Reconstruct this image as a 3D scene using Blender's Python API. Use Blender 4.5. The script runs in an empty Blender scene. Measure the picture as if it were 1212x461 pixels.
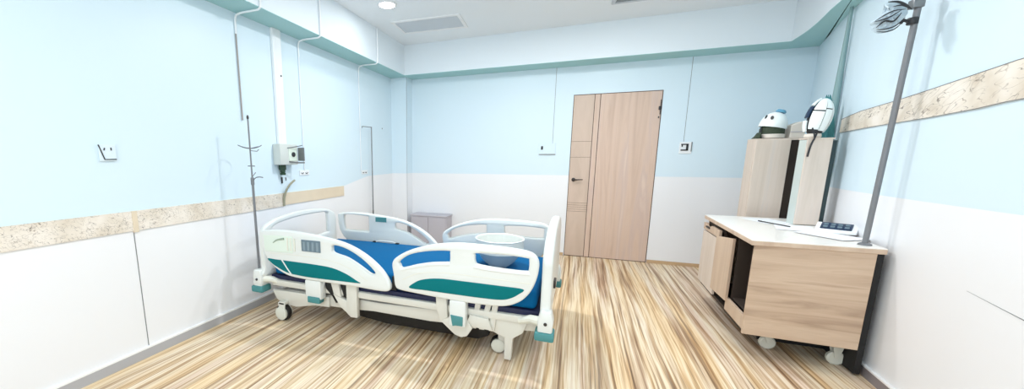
import bpy, bmesh, math, random
from mathutils import Vector, Matrix, Euler
random.seed(7)
PI = math.pi
S = bpy.context.scene
COL = S.collection

# ------------------------------------------------------------------ helpers
def srgb(r, g, b):
    f = lambda c: (c/255/12.92) if c/255 <= .04045 else ((c/255+.055)/1.055)**2.4
    return (f(r), f(g), f(b), 1)

def new_mat(name):
    m = bpy.data.materials.new(name); m.use_nodes = True
    return m, m.node_tree.nodes, m.node_tree.links, m.node_tree.nodes['Principled BSDF']

def mat(name, rgb, rough=.5, metal=0., bump=0., bscale=60., vary=0., coat=0.):
    m, N, L, b = new_mat(name)
    b.inputs['Base Color'].default_value = srgb(*rgb)
    b.inputs['Roughness'].default_value = rough
    b.inputs['Metallic'].default_value = metal
    if coat: b.inputs['Coat Weight'].default_value = coat
    tc = N.new('ShaderNodeTexCoord'); no = N.new('ShaderNodeTexNoise')
    no.inputs['Scale'].default_value = bscale; no.inputs['Detail'].default_value = 3
    L.new(tc.outputs['Object'], no.inputs['Vector'])
    if vary:
        mx = N.new('ShaderNodeMix'); mx.data_type = 'RGBA'
        c = srgb(*rgb)
        mx.inputs[6].default_value = [x*(1-vary) for x in c[:3]]+[1]
        mx.inputs[7].default_value = [min(1, x*(1+vary)) for x in c[:3]]+[1]
        L.new(no.outputs['Fac'], mx.inputs[0]); L.new(mx.outputs[2], b.inputs['Base Color'])
    if bump:
        bp = N.new('ShaderNodeBump'); bp.inputs['Strength'].default_value = bump; bp.inputs['Distance'].default_value = .004
        L.new(no.outputs['Fac'], bp.inputs['Height']); L.new(bp.outputs['Normal'], b.inputs['Normal'])
    return m

def ramp(N, stops):
    r = N.new('ShaderNodeValToRGB'); e = r.color_ramp.elements
    while len(e) > 1: e.remove(e[0])
    e[0].position = stops[0][0]; e[0].color = stops[0][1]
    for p, c in stops[1:]:
        x = e.new(p); x.color = c
    return r

def wood_mat(name, stops, scale, rough=.45, coord='Object', rot=(0,0,0), dist=1.2):
    m, N, L, b = new_mat(name)
    tc = N.new('ShaderNodeTexCoord'); mp = N.new('ShaderNodeMapping')
    mp.inputs['Scale'].default_value = scale; mp.inputs['Rotation'].default_value = rot
    L.new(tc.outputs[coord], mp.inputs['Vector'])
    n = N.new('ShaderNodeTexNoise'); n.inputs['Scale'].default_value = 1; n.inputs['Detail'].default_value = 5
    n.inputs['Distortion'].default_value = dist; n.inputs['Roughness'].default_value = .55
    L.new(mp.outputs[0], n.inputs['Vector'])
    r = ramp(N, stops); L.new(n.outputs['Fac'], r.inputs[0]); L.new(r.outputs[0], b.inputs['Base Color'])
    b.inputs['Roughness'].default_value = rough
    return m

class MB:
    def __init__(s): s.bm = bmesh.new()
    def _merge(s, b, M=None, mi=0):
        if M is not None: bmesh.ops.transform(b, matrix=M, verts=b.verts)
        for f in b.faces: f.material_index = mi
        me = bpy.data.meshes.new('tmp'); b.to_mesh(me); b.free()
        s.bm.from_mesh(me); bpy.data.meshes.remove(me)
        return s
    def box(s, a, c, bev=0., M=None, mi=0, seg=2):
        b = bmesh.new(); bmesh.ops.create_cube(b, size=1)
        for v in b.verts:
            v.co = Vector([a[i]+(v.co[i]+.5)*(c[i]-a[i]) for i in range(3)])
        if bev: bmesh.ops.bevel(b, geom=b.edges[:], offset=bev, segments=seg, profile=.5, affect='EDGES')
        return s._merge(b, M, mi)
    def prism(s, pts, axis, lo, hi, bev=0., M=None, mi=0):
        """polygon extruded along axis; the two polygon coords fill the remaining axes in order"""
        b = bmesh.new()
        def mk(p, h):
            c = list(p); c.insert(axis, h); return Vector(c)
        A = [b.verts.new(mk(p, lo)) for p in pts]; B = [b.verts.new(mk(p, hi)) for p in pts]
        b.faces.new(A); b.faces.new(B[::-1])
        n = len(pts)
        for i in range(n): b.faces.new((A[(i+1)%n], A[i], B[i], B[(i+1)%n]))
        bmesh.ops.recalc_face_normals(b, faces=b.faces[:])
        if bev: bmesh.ops.bevel(b, geom=b.edges[:], offset=bev, segments=2, profile=.5, affect='EDGES')
        return s._merge(b, M, mi)
    def tube(s, pts, r, seg=10, mi=0, cap=True):
        pts = [Vector(p) for p in pts]; b = bmesh.new(); rings = []
        rs = r if isinstance(r, (list, tuple)) else [r]*len(pts)
        up = None
        for i, p in enumerate(pts):
            t = (pts[min(i+1, len(pts)-1)]-pts[max(i-1, 0)]).normalized()
            if up is None:
                up = Vector((0,0,1)) if abs(t.z) < .9 else Vector((1,0,0))
            x = (up-t*up.dot(t)).normalized(); y = t.cross(x); up = x
            rings.append([b.verts.new(p+(x*math.cos(2*PI*k/seg)+y*math.sin(2*PI*k/seg))*rs[i]) for k in range(seg)])
        for a, c in zip(rings, rings[1:]):
            for k in range(seg): b.faces.new((a[k], a[(k+1)%seg], c[(k+1)%seg], c[k]))
        if cap: b.faces.new(rings[0][::-1]); b.faces.new(rings[-1])
        return s._merge(b, None, mi)
    def lathe(s, prof, seg=32, M=None, mi=0, ring=False):
        b = bmesh.new(); rings = []
        for r, z in prof:
            rings.append([b.verts.new((max(r, 1e-4)*math.cos(2*PI*k/seg), max(r, 1e-4)*math.sin(2*PI*k/seg), z)) for k in range(seg)])
        for a, c in zip(rings, rings[1:]):
            for k in range(seg): b.faces.new((a[k], a[(k+1)%seg], c[(k+1)%seg], c[k]))
        if ring:
            for k in range(seg): b.faces.new((rings[-1][k], rings[-1][(k+1)%seg], rings[0][(k+1)%seg], rings[0][k]))
        else:
            b.faces.new(rings[0][::-1]); b.faces.new(rings[-1])
        bmesh.ops.recalc_face_normals(b, faces=b.faces[:])
        return s._merge(b, M, mi)
    def sheet(s, grid, mi=0, thick=0.):
        b = bmesh.new(); V = [[b.verts.new(p) for p in row] for row in grid]
        for i in range(len(V)-1):
            for j in range(len(V[0])-1): b.faces.new((V[i][j], V[i+1][j], V[i+1][j+1], V[i][j+1]))
        if thick:
            bmesh.ops.recalc_face_normals(b, faces=b.faces[:])
            bmesh.ops.solidify(b, geom=b.faces[:], thickness=thick)
        return s._merge(b, None, mi)
    def build(s, name, mats, parent=None, smooth=35, local=False):
        me = bpy.data.meshes.new(name); s.bm.to_mesh(me); s.bm.free()
        return link_mesh(name, me, mats, parent, smooth, local)

def world_loc(o):
    v = Vector((0,0,0))
    while o is not None: v += o.location; o = o.parent
    return v

def link_mesh(name, me, mats, parent=None, smooth=35, local=False):
    if not isinstance(mats, (list, tuple)): mats = [mats]
    for m in mats: me.materials.append(m)
    o = bpy.data.objects.new(name, me); COL.objects.link(o)
    if parent is not None:
        o.parent = parent
        if not local: me.transform(Matrix.Translation(-world_loc(parent)))
    elif not local:                       # own origin at the thing's base
        bb = [v.co for v in me.vertices]
        c = Vector(((min(v.x for v in bb)+max(v.x for v in bb))/2, (min(v.y for v in bb)+max(v.y for v in bb))/2, min(v.z for v in bb)))
        me.transform(Matrix.Translation(-c)); o.location = c
    if smooth:
        for p in me.polygons: p.use_smooth = True
        try: me.set_sharp_from_angle(angle=math.radians(smooth))
        except Exception: pass
    return o

def smooth_closed(pts, n=6):
    out = []; N = len(pts)
    for i in range(N):
        p0, p1, p2, p3 = [Vector(pts[(i+k-1) % N]) for k in range(4)]
        for k in range(n):
            t = k/n
            out.append(.5*((2*p1)+(p2-p0)*t+(2*p0-5*p1+4*p2-p3)*t*t+(3*p1-p0-3*p2+p3)*t**3))
    return [tuple(p) for p in out]

def smooth_open(pts, n=8):
    P = [Vector(p) for p in pts]; out = []
    for i in range(len(P)-1):
        p0 = P[max(i-1, 0)]; p1 = P[i]; p2 = P[i+1]; p3 = P[min(i+2, len(P)-1)]
        for k in range(n):
            t = k/n
            out.append(.5*((2*p1)+(p2-p0)*t+(2*p0-5*p1+4*p2-p3)*t*t+(3*p1-p0-3*p2+p3)*t**3))
    out.append(P[-1]); return out

def plate(name, outer, holes, thick, bev, mats, parent, M, smooth=40):
    """solid plate with round-edged outline and holes; 2D outline put into the place by M (plate normal = local z)"""
    cu = bpy.data.curves.new(name, 'CURVE'); cu.dimensions = '2D'; cu.fill_mode = 'BOTH'
    cu.extrude = max(thick/2-bev, 1e-4); cu.bevel_depth = bev; cu.bevel_resolution = 2; cu.offset = -bev
    for ring in [outer]+list(holes):
        sp = cu.splines.new('POLY'); sp.points.add(len(ring)-1); sp.use_cyclic_u = True
        for p, q in zip(sp.points, ring): p.co = (q[0], q[1], 0, 1)
    t = bpy.data.objects.new('tmp', cu); COL.objects.link(t)
    dg = bpy.context.evaluated_depsgraph_get(); dg.update()
    me = bpy.data.meshes.new_from_object(t.evaluated_get(dg))
    bpy.data.objects.remove(t); bpy.data.curves.remove(cu)
    me.materials.clear(); me.name = name
    bm = bmesh.new(); bm.from_mesh(me); bmesh.ops.remove_doubles(bm, verts=bm.verts[:], dist=1e-5)
    bmesh.ops.recalc_face_normals(bm, faces=bm.faces[:]); bm.to_mesh(me); bm.free()
    me.transform(M)
    return link_mesh(name, me, mats, parent, smooth)

def XZ(y): return Matrix.Translation((0, y, 0)) @ Matrix.Rotation(PI/2, 4, 'X')            # (a,b) -> (x=a, z=b)
def YZ(x): return Matrix.Translation((x, 0, 0)) @ Matrix(((0,0,1,0),(1,0,0,0),(0,1,0,0),(0,0,0,1)))   # (a,b) -> (y=a, z=b)

def empty(name, loc, label, cat, group=None, rz=0):
    o = bpy.data.objects.new(name, None); o.empty_display_size = .1; COL.objects.link(o)
    o.location = loc; o.rotation_euler = (0, 0, rz)
    return tag(o, label, cat, group)
def tag(o, label, cat, group=None):
    o['label'] = label; o['category'] = cat
    if group: o['group'] = group
    return o
def struct(o, label=None, cat=None):
    o['kind'] = 'structure'
    if label: o['label'] = label
    if cat: o['category'] = cat
    return o
def copy_tree(o, parent=None):
    c = o.copy(); COL.objects.link(c)
    if parent is not None: c.parent = parent
    for ch in list(o.children): copy_tree(ch, c)
    return c

# ------------------------------------------------------------------ materials
M_BLUE = mat('pale_blue_paint', (216, 234, 244), .42, bump=.05, bscale=120)
M_WHITE = mat('white_wall_panel', (238, 239, 242), .38, bump=.03, bscale=80)
M_CEIL = mat('ceiling_paint', (236, 243, 248), .8, bump=.04, bscale=150)
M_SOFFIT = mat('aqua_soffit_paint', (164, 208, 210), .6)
M_BEAM = mat('beam_paint', (226, 236, 242), .6)
M_SEAM = mat('seam_shadow_gap', (120, 122, 124), .8)
M_BASE = mat('grey_baseboard', (176, 176, 180), .5)
M_BASEW = mat('white_baseboard_cap', (244, 244, 244), .4)
M_BASET = mat('tan_baseboard', (196, 166, 130), .5, vary=.1, bscale=30)
M_BEDW = mat('bed_white_plastic', (226, 229, 225), .32, coat=.2)
M_BEDC = mat('bed_cream_plastic', (226, 226, 214), .4)
M_TEAL = mat('teal_plastic', (0, 112, 116), .45, vary=.05, bscale=200)
M_TEALD = mat('dusty_teal_rubber', (70, 136, 138), .6)
M_BLUEM = mat('blue_mattress_vinyl', (0, 94, 146), .7, bump=.08, bscale=300)
for _m in (M_BLUEM, M_TEAL): _m.node_tree.nodes['Principled BSDF'].inputs['Specular IOR Level'].default_value = .12
M_NAVY = mat('navy_mattress_deck', (14, 22, 62), .6)
M_BLACK = mat('black_rubber', (18, 18, 18), .6)
M_METAL = mat('brushed_grey_metal', (128, 130, 132), .35, .7)
M_POLE = mat('grey_painted_pole', (122, 124, 128), .45, .2)
M_CHROME = mat('chrome', (190, 192, 195), .18, 1.)
M_FRAME = mat('bed_frame_white_paint', (218, 216, 206), .45)
M_PANELG = mat('slate_control_panel', (104, 124, 136), .5)
M_PALEG = mat('pale_green_gauge', (222, 234, 222), .4)
M_GREYP = mat('grey_lilac_board', (190, 186, 194), .6)
M_PVC = mat('white_conduit_plastic', (236, 240, 243), .4)
M_BOX = mat('service_box_grey', (206, 212, 208), .45)
M_DGREEN = mat('dark_green_plug', (36, 66, 48), .5)
M_HOSE = mat('olive_grey_hose', (150, 148, 128), .5)
M_DARK = mat('dark_socket', (40, 42, 46), .5)
M_DKBROWN = mat('dark_brown_interior_gap_shade', (52, 40, 32), .7)
M_BLACKP = mat('black_shade_panel', (20, 20, 22), .7)
M_PAPER = mat('white_paper', (244, 246, 250), .7)
M_DKBLUE = mat('dark_blue_keypad', (28, 50, 78), .4)
M_LITE = mat('white_laminate', (242, 238, 232), .3)
M_HELM = mat('white_helmet_shell', (238, 246, 246), .35)
M_OLIVE = mat('dark_olive_padding', (54, 66, 50), .8, bump=.3, bscale=90, vary=.3)
M_TEALC = mat('faded_teal_cloth', (70, 132, 136), .9, bump=.3, bscale=120, vary=.2)
M_BLUEK = mat('steel_blue_knob', (96, 158, 188), .4)
M_CREAMB = mat('cream_box_card', (222, 214, 204), .7)
M_NICKEL = mat('dark_nickel', (66, 62, 60), .4, .6)
M_STICK = mat('cream_wheel', (216, 216, 204), .4)
M_VENT = mat('ceiling_hatch_white', (204, 212, 220), .6)
M_VENTF = mat('ceiling_hatch_frame', (238, 241, 243), .5)
M_SLOT = mat('vent_slot_grey', (140, 148, 154), .6)

M_DOOR = wood_mat('pale_rose_oak', [(.3, srgb(198,170,152)), (.5, srgb(214,188,170)), (.62, srgb(206,182,170)), (.75, srgb(222,200,184))], (9, 9, .55))
M_DOORG = wood_mat('grey_oak_inlay', [(.3, srgb(194,172,154)), (.7, srgb(212,190,174))], (5, 5, .8))
M_CABW = wood_mat('light_oak_cabinet', [(.28, srgb(166,140,118)), (.45, srgb(196,170,146)), (.6, srgb(208,184,160)), (.75, srgb(180,152,130))], (1.1, 1.1, 16), dist=.8)
M_CABV = wood_mat('light_oak_upright', [(.3, srgb(190,164,142)), (.7, srgb(214,192,170))], (8, 8, .8))
M_LOCK = wood_mat('washed_beige_laminate', [(.3, srgb(206,192,178)), (.55, srgb(220,206,194)), (.75, srgb(210,202,196))], (9, 9, .6))

def floor_mat():
    m, N, L, b = new_mat('streaky_strip_floor')
    tc = N.new('ShaderNodeTexCoord'); sep = N.new('ShaderNodeSeparateXYZ')
    L.new(tc.outputs['Object'], sep.inputs[0])
    # gentle sideways wander so strips do not look ruled
    mpw = N.new('ShaderNodeMapping'); mpw.inputs['Scale'].default_value = (1.6, .5, 1); L.new(tc.outputs['Object'], mpw.inputs[0])
    nw = N.new('ShaderNodeTexNoise'); nw.inputs['Scale'].default_value = 1.4; nw.inputs['Detail'].default_value = 2; L.new(mpw.outputs[0], nw.inputs[0])
    wx = N.new('ShaderNodeMath'); wx.operation = 'MULTIPLY_ADD'; wx.inputs[1].default_value = .05; L.new(nw.outputs['Fac'], wx.inputs[0]); L.new(sep.outputs[0], wx.inputs[2])
    def streak(sx, sy, seed, detail, rough=.6):
        c = N.new('ShaderNodeCombineXYZ')
        a = N.new('ShaderNodeMath'); a.operation = 'MULTIPLY'; a.inputs[1].default_value = sx; L.new(wx.outputs[0], a.inputs[0])
        d = N.new('ShaderNodeMath'); d.operation = 'MULTIPLY'; d.inputs[1].default_value = sy; L.new(sep.outputs[1], d.inputs[0])
        L.new(a.outputs[0], c.inputs[0]); L.new(d.outputs[0], c.inputs[1]); c.inputs[2].default_value = seed
        n = N.new('ShaderNodeTexNoise'); n.inputs['Scale'].default_value = 1; n.inputs['Detail'].default_value = detail; n.inputs['Roughness'].default_value = rough
        L.new(c.outputs[0], n.inputs[0]); return n
    n1 = streak(26, .55, 0, 4); n2 = streak(60, .8, 7.3, 3); n3 = streak(8, .3, 3.1, 2)
    r1 = ramp(N, [(.30, srgb(150,120,92)), (.40, srgb(194,166,134)), (.47, srgb(222,200,168)), (.54, srgb(240,226,204)), (.61, srgb(224,202,172)), (.70, srgb(200,172,142))])
    L.new(n1.outputs['Fac'], r1.inputs[0])
    r2 = ramp(N, [(.33, srgb(120,90,66)), (.40, srgb(210,184,152)), (.5, (1,1,1,1)), (1., (1,1,1,1))])
    L.new(n2.outputs['Fac'], r2.inputs[0])
    mx = N.new('ShaderNodeMix'); mx.data_type = 'RGBA'; mx.blend_type = 'MULTIPLY'; mx.inputs[0].default_value = .75
    L.new(r1.outputs[0], mx.inputs[6]); L.new(r2.outputs[0], mx.inputs[7])
    r3 = ramp(N, [(.35, srgb(240,228,230)), (.5, (1,1,1,1)), (.65, srgb(255,240,212))])
    L.new(n3.outputs['Fac'], r3.inputs[0])
    m2 = N.new('ShaderNodeMix'); m2.data_type = 'RGBA'; m2.blend_type = 'MULTIPLY'; m2.inputs[0].default_value = .8
    L.new(mx.outputs[2], m2.inputs[6]); L.new(r3.outputs[0], m2.inputs[7]); L.new(m2.outputs[2], b.inputs['Base Color'])
    b.inputs['Roughness'].default_value = .5
    return m
M_FLOOR = floor_mat()

def band_mat(name, sx, width, strong):
    m, N, L, b = new_mat(name)
    tc = N.new('ShaderNodeTexCoord'); mp = N.new('ShaderNodeMapping'); mp.inputs['Scale'].default_value = sx
    L.new(tc.outputs['Object'], mp.inputs[0])
    nz = N.new('ShaderNodeTexNoise'); nz.inputs['Scale'].default_value = 1.3; nz.inputs['Detail'].default_value = 3; L.new(mp.outputs[0], nz.inputs[0])
    ad = N.new('ShaderNodeMix'); ad.data_type = 'RGBA'; ad.blend_type = 'ADD'; ad.inputs[0].default_value = .9
    L.new(mp.outputs[0], ad.inputs[6]); L.new(nz.outputs['Color'], ad.inputs[7])
    v = N.new('ShaderNodeTexVoronoi'); v.feature = 'DISTANCE_TO_EDGE'; v.inputs['Scale'].default_value = 1; L.new(ad.outputs[2], v.inputs['Vector'])
    r = ramp(N, [(0, srgb(*strong)), (width, srgb(206,192,174)), (width*2.2, srgb(228,216,200)), (1, srgb(230,220,206))])
    L.new(v.outputs['Distance'], r.inputs[0])
    n2 = N.new('ShaderNodeTexNoise'); n2.inputs['Scale'].default_value = 3; L.new(tc.outputs['Object'], n2.inputs[0])
    r2 = ramp(N, [(.35, srgb(226,212,192)), (.65, srgb(255,252,246))]); L.new(n2.outputs['Fac'], r2.inputs[0])
    mx = N.new('ShaderNodeMix'); mx.data_type = 'RGBA'; mx.blend_type = 'MULTIPLY'; mx.inputs[0].default_value = 1
    L.new(r.outputs[0], mx.inputs[6]); L.new(r2.outputs[0], mx.inputs[7]); L.new(mx.outputs[2], b.inputs['Base Color'])
    b.inputs['Roughness'].default_value = .55
    return m
def stroke_mat(name, sc=(1, 9, 30), tilt=.45, amt=.0):
    """cream stone with fine dark strokes: thin iso-lines of two stretched noises"""
    m, N, L, b = new_mat(name)
    tc = N.new('ShaderNodeTexCoord'); out = None
    n2 = N.new('ShaderNodeTexNoise'); n2.inputs['Scale'].default_value = 5; n2.inputs['Detail'].default_value = 3; L.new(tc.outputs['Object'], n2.inputs[0])
    base = ramp(N, [(.35, srgb(206,192,174)), (.5, srgb(226,216,202)), (.65, srgb(238,230,220))]); L.new(n2.outputs['Fac'], base.inputs[0]); prev = base.outputs[0]
    for k, (rot, lev, wd) in enumerate(((tilt, .5, .010), (tilt*.4, .44, .008), (tilt*1.6, .57, .008))):
        mp = N.new('ShaderNodeMapping'); mp.inputs['Rotation'].default_value = (rot, 0, 0); L.new(tc.outputs['Object'], mp.inputs[0])
        m2 = N.new('ShaderNodeMapping'); m2.inputs['Scale'].default_value = sc; m2.inputs['Location'].default_value = (0, 3.3*k, 1.7*k); L.new(mp.outputs[0], m2.inputs[0])
        n = N.new('ShaderNodeTexNoise'); n.inputs['Scale'].default_value = 1; n.inputs['Detail'].default_value = 1.5; L.new(m2.outputs[0], n.inputs[0])
        g = N.new('ShaderNodeTexNoise'); g.inputs['Scale'].default_value = 9; L.new(mp.outputs[0], g.inputs[0])
        r = ramp(N, [(lev-wd*1.6, (0,0,0,1)), (lev, (1,1,1,1)), (lev+wd*1.6, (0,0,0,1))]); L.new(n.outputs['Fac'], r.inputs[0])
        q = ramp(N, [(.46-amt*.2, (0,0,0,1)), (.60, (1,1,1,1))]); L.new(g.outputs['Fac'], q.inputs[0])
        mu = N.new('ShaderNodeMath'); mu.operation = 'MULTIPLY'; L.new(r.outputs[0], mu.inputs[0]); L.new(q.outputs[0], mu.inputs[1])
        mx = N.new('ShaderNodeMix'); mx.data_type = 'RGBA'; L.new(mu.outputs[0], mx.inputs[0]); L.new(prev, mx.inputs[6]); mx.inputs[7].default_value = srgb(104, 92, 82) if k else srgb(150, 134, 118)
        prev = mx.outputs[2]
    L.new(prev, b.inputs['Base Color']); b.inputs['Roughness'].default_value = .5
    return m
M_BANDL = stroke_mat('scribbled_stone_border', (1, 26, 46), .5, .35)
M_BANDP = mat('plain_sand_border', (224, 208, 184), .55, vary=.05, bscale=8)
M_BANDR = stroke_mat('brushed_stone_border')

# ------------------------------------------------------------------ camera (the photo's lens)
cam = bpy.data.cameras.new('camera'); camo = bpy.data.objects.new('camera', cam); COL.objects.link(camo); S.camera = camo
F_, CX, CY = 453.232, 499.247, 266.729
YAW, PITCH, ROLL = -.383839, -.174030, .000647
fw = Vector((math.sin(YAW)*math.cos(PITCH), math.cos(YAW)*math.cos(PITCH), math.sin(PITCH)))
rt = Vector((math.cos(YAW), -math.sin(YAW), 0)); dn = fw.cross(rt)
c_, s_ = math.cos(ROLL), math.sin(ROLL)
r2, d2 = rt*c_+dn*s_, dn*c_-rt*s_
camo.matrix_world = Matrix(((r2.x, -d2.x, -fw.x, 2.59516), (r2.y, -d2.y, -fw.y, -5.43229), (r2.z, -d2.z, -fw.z, 1.31337), (0,0,0,1)))
cam.sensor_fit = 'HORIZONTAL'; cam.sensor_width = 36; cam.lens = F_/1212*36
cam.shift_x = (606-CX)/1212; cam.shift_y = (CY-230.5)/1212
cam.clip_start = .05

# ------------------------------------------------------------------ room shell
ZC, ZS, ZW = 2.838, 2.445, 1.086
RW = [(4.82, 0.0), (4.43, -1.485), (4.27, -2.80), (4.22, -4.5), (4.20, -7.2)]     # right wall in plan
YF = -7.2
_sp = smooth_open([Vector(p) for p in RW], 6)
RW = [(p.x, p.y) for p in _sp]
def rwx(y):
    for (x0, y0), (x1, y1) in zip(RW, RW[1:]):
        if y >= y1: return x0+(x1-x0)*(y0-y)/(y0-y1)
    return RW[-1][0]

o = MB().box((-.2, YF-.2, -.1), (5.2, .2, 0)).build('floor', M_FLOOR, smooth=0, local=True); struct(o)
o = MB().box((-.2, YF-.2, ZC), (5.2, .2, ZC+.12)).build('ceiling', M_CEIL, smooth=0, local=True); struct(o)

# left wall: blue above, white below, with a plain white part by the corner where the border stops
ZBT, ZBB = .983, .858
w = MB()
zone = [(YF, ZBT), (-1.5, ZBT), (-.93, 1.075), (0, ZW)]
def wall_strip(mb, plan, zlo, zhi, mi, out):
    """vertical wall slab along plan points; zlo/zhi lists; 'out' = outward thickness vector per point"""
    for i in range(len(plan)-1):
        b = bmesh.new()
        P = []
        for k in (i, i+1):
            x, y = plan[k]; ox, oy = out
            P.append([Vector((x, y, zlo[k])), Vector((x, y, zhi[k])), Vector((x+ox, y+oy, zhi[k])), Vector((x+ox, y+oy, zlo[k]))])
        V = [[b.verts.new(p) for p in q] for q in P]
        for k in range(4): b.faces.new((V[0][k], V[0][(k+1)%4], V[1][(k+1)%4], V[1][k]))
        b.faces.new(V[0][::-1]); b.faces.new(V[1])
        bmesh.ops.recalc_face_normals(b, faces=b.faces[:])
        mb._merge(b, None, mi)
pl = [(0, y) for y, z in zone]; zz = [z for y, z in zone]
wall_strip(w, pl, zz, [ZC]*4, 0, (-.15, 0)); wall_strip(w, pl, [0]*4, zz, 1, (-.15, 0))
w.box((-.01, -3.9035, .075), (.0015, -3.8985, .86), mi=2)         # panel joint
struct(w.build('wall_left', [M_BLUE, M_WHITE, M_SEAM], smooth=0, local=True))
# back wall with a door hole
DX0, DX1, DH = 2.487, 3.47, 2.1
w = MB()
for x0, x1, z0 in ((-.15, DX0, 0), (DX1, 5.1, 0)):
    w.box((x0, 0, ZW), (x1, .15, ZC), mi=0); w.box((x0, 0, 0), (x1, .15, ZW), mi=1)
w.box((DX0, 0, DH), (DX1, .15, ZC), mi=0)
for x in (2.262, 3.728): w.box((x-.002, -.0012, 1.50), (x+.002, .01, ZS), mi=2)
struct(w.build('wall_back', [M_BLUE, M_WHITE, M_SEAM], smooth=0, local=True))
# right wall
w = MB()
wall_strip(w, RW, [ZW]*len(RW), [ZC]*len(RW), 0, (.15, 0)); wall_strip(w, RW, [0]*len(RW), [ZW]*len(RW), 1, (.15, 0))
struct(w.build('wall_right', [M_BLUE, M_WHITE], smooth=0, local=True))
# raised edge of a wall panel on the right wall
w = MB(); w.tube([(rwx(y)-.0005, y, .719-(-2.98-y)*.12) for y in [-2.98-.05*k for k in range(12)]], [.0006+.0002*k for k in range(12)], 6)
struct(w.build('trim_9', M_SEAM, smooth=0, local=True))
# unseen wall behind the camera; its wide window is added to let light in
w = MB()
WX0, WX1, WZ0, WZ1 = .5, 3.6, .9, 2.4
w.box((-.15, YF-.15, 0), (WX0, YF, ZC), mi=0); w.box((WX1, YF-.15, 0), (4.5, YF, ZC), mi=0)
w.box((WX0, YF-.15, 0), (WX1, YF, WZ0), mi=1); w.box((WX0, YF-.15, WZ1), (WX1, YF, ZC), mi=0)
struct(w.build('wall_front', [M_BLUE, M_WHITE], smooth=0, local=True))
wn = bpy.data.objects.new('added_window_1', None); COL.objects.link(wn); wn.location = ((WX0+WX1)/2, YF-.07, WZ0); struct(wn)
w = MB()
w.box((WX0, YF-.1, WZ0), (WX1, YF-.04, WZ0+.06)); w.box((WX0, YF-.1, WZ1-.06), (WX1, YF-.04, WZ1))
for x in (WX0, (WX0+WX1)/2-.03, WX1-.06): w.box((x, YF-.1, WZ0+.06), (x+.06, YF-.04, WZ1-.06))
w.build('window_frame', M_PVC, wn, smooth=0)

# corner pilaster, back left
w = MB(); w.box((0, -.2, ZW), (.245, 0, ZS), mi=0); w.box((0, -.2, 0), (.245, 0, ZW), mi=1)
w.box((.2445, -.2006, .0), (.2475, -.197, ZS), mi=2)
struct(w.build('trim_1', [M_BLUE, M_WHITE, M_SEAM], smooth=0, local=True))
# boxed beams under the ceiling: white faces, aqua undersides
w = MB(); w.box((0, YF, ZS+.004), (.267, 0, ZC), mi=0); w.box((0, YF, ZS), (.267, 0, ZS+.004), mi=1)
struct(w.build('trim_2', [M_BEAM, M_SOFFIT], smooth=0, local=True))
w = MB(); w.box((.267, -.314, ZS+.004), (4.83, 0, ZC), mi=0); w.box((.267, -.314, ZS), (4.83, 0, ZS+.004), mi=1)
struct(w.build('trim_3', [M_BEAM, M_SOFFIT], smooth=0, local=True))
w = MB()
inner = smooth_open([Vector((4.47, -.314)), Vector((4.45, -.62)), Vector((4.40, -.95)), Vector((4.30, -1.475)), Vector((4.17, -2.6)), Vector((4.10, -4.5)), Vector((4.08, YF))], 3)
poly = [tuple(p) for p in inner]+[(x, y) for x, y in RW[::-1]]
poly = [(x, y) for x, y in poly]
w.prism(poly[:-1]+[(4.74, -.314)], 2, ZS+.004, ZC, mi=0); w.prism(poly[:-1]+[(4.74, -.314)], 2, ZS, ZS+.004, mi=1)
struct(w.build('trim_4', [M_BEAM, M_SOFFIT], smooth=30, local=True))

# stone-look borders
w = MB(); w.box((0, YF, ZBB), (.010, -3.905, ZBT)); w.box((0, -3.875, ZBB), (.010, -2.55, ZBT))
struct(w.build('trim_5', M_BANDL, smooth=0, local=True))
w = MB(); w.box((0, -2.55, ZBB+.01), (.010, -1.52, ZBT)); w.box((0, -3.905, ZBB-.01), (.014, -3.875, ZBT), mi=0)
struct(w.build('trim_6', M_BANDP, smooth=0, local=True))
b = bmesh.new()
ys = [-1.45, -1.62, -1.78, -1.95, -2.2, -2.5, -2.8, -2.95, -3.2, -3.6, -4.2]
lo = [1.500, 1.503, 1.506, 1.510, 1.514, 1.520, 1.533, 1.546, 1.556, 1.565, 1.57]; hi = [1.60, 1.616, 1.628, 1.634, 1.645, 1.668, 1.696, 1.711, 1.724, 1.74, 1.75]
V = []
for y, a, c in zip(ys, lo, hi):
    x = rwx(y); V.append([b.verts.new(p) for p in ((x, y, a), (x, y, c), (x-.008, y, c), (x-.008, y, a))])
for p, q in zip(V, V[1:]):
    for k in range(4): b.faces.new((p[k], p[(k+1)%4], q[(k+1)%4], q[k]))
b.faces.new(V[0]); b.faces.new(V[-1][::-1]); bmesh.ops.recalc_face_normals(b, faces=b.faces[:])
w = MB(); w._merge(b)
def strip_edge(zs, t):
    for i in range(len(ys)-1):
        y0, y1 = ys[i], ys[i+1]
        w.tube([(rwx(y0)-.008, y0, zs[i]), (rwx(y1)-.008, y1, zs[i+1])], t, 6, mi=1)
strip_edge(hi, .002); strip_edge(lo, .0014)
struct(w.build('trim_7', [M_BANDR, M_SEAM], smooth=0, local=True))

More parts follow.
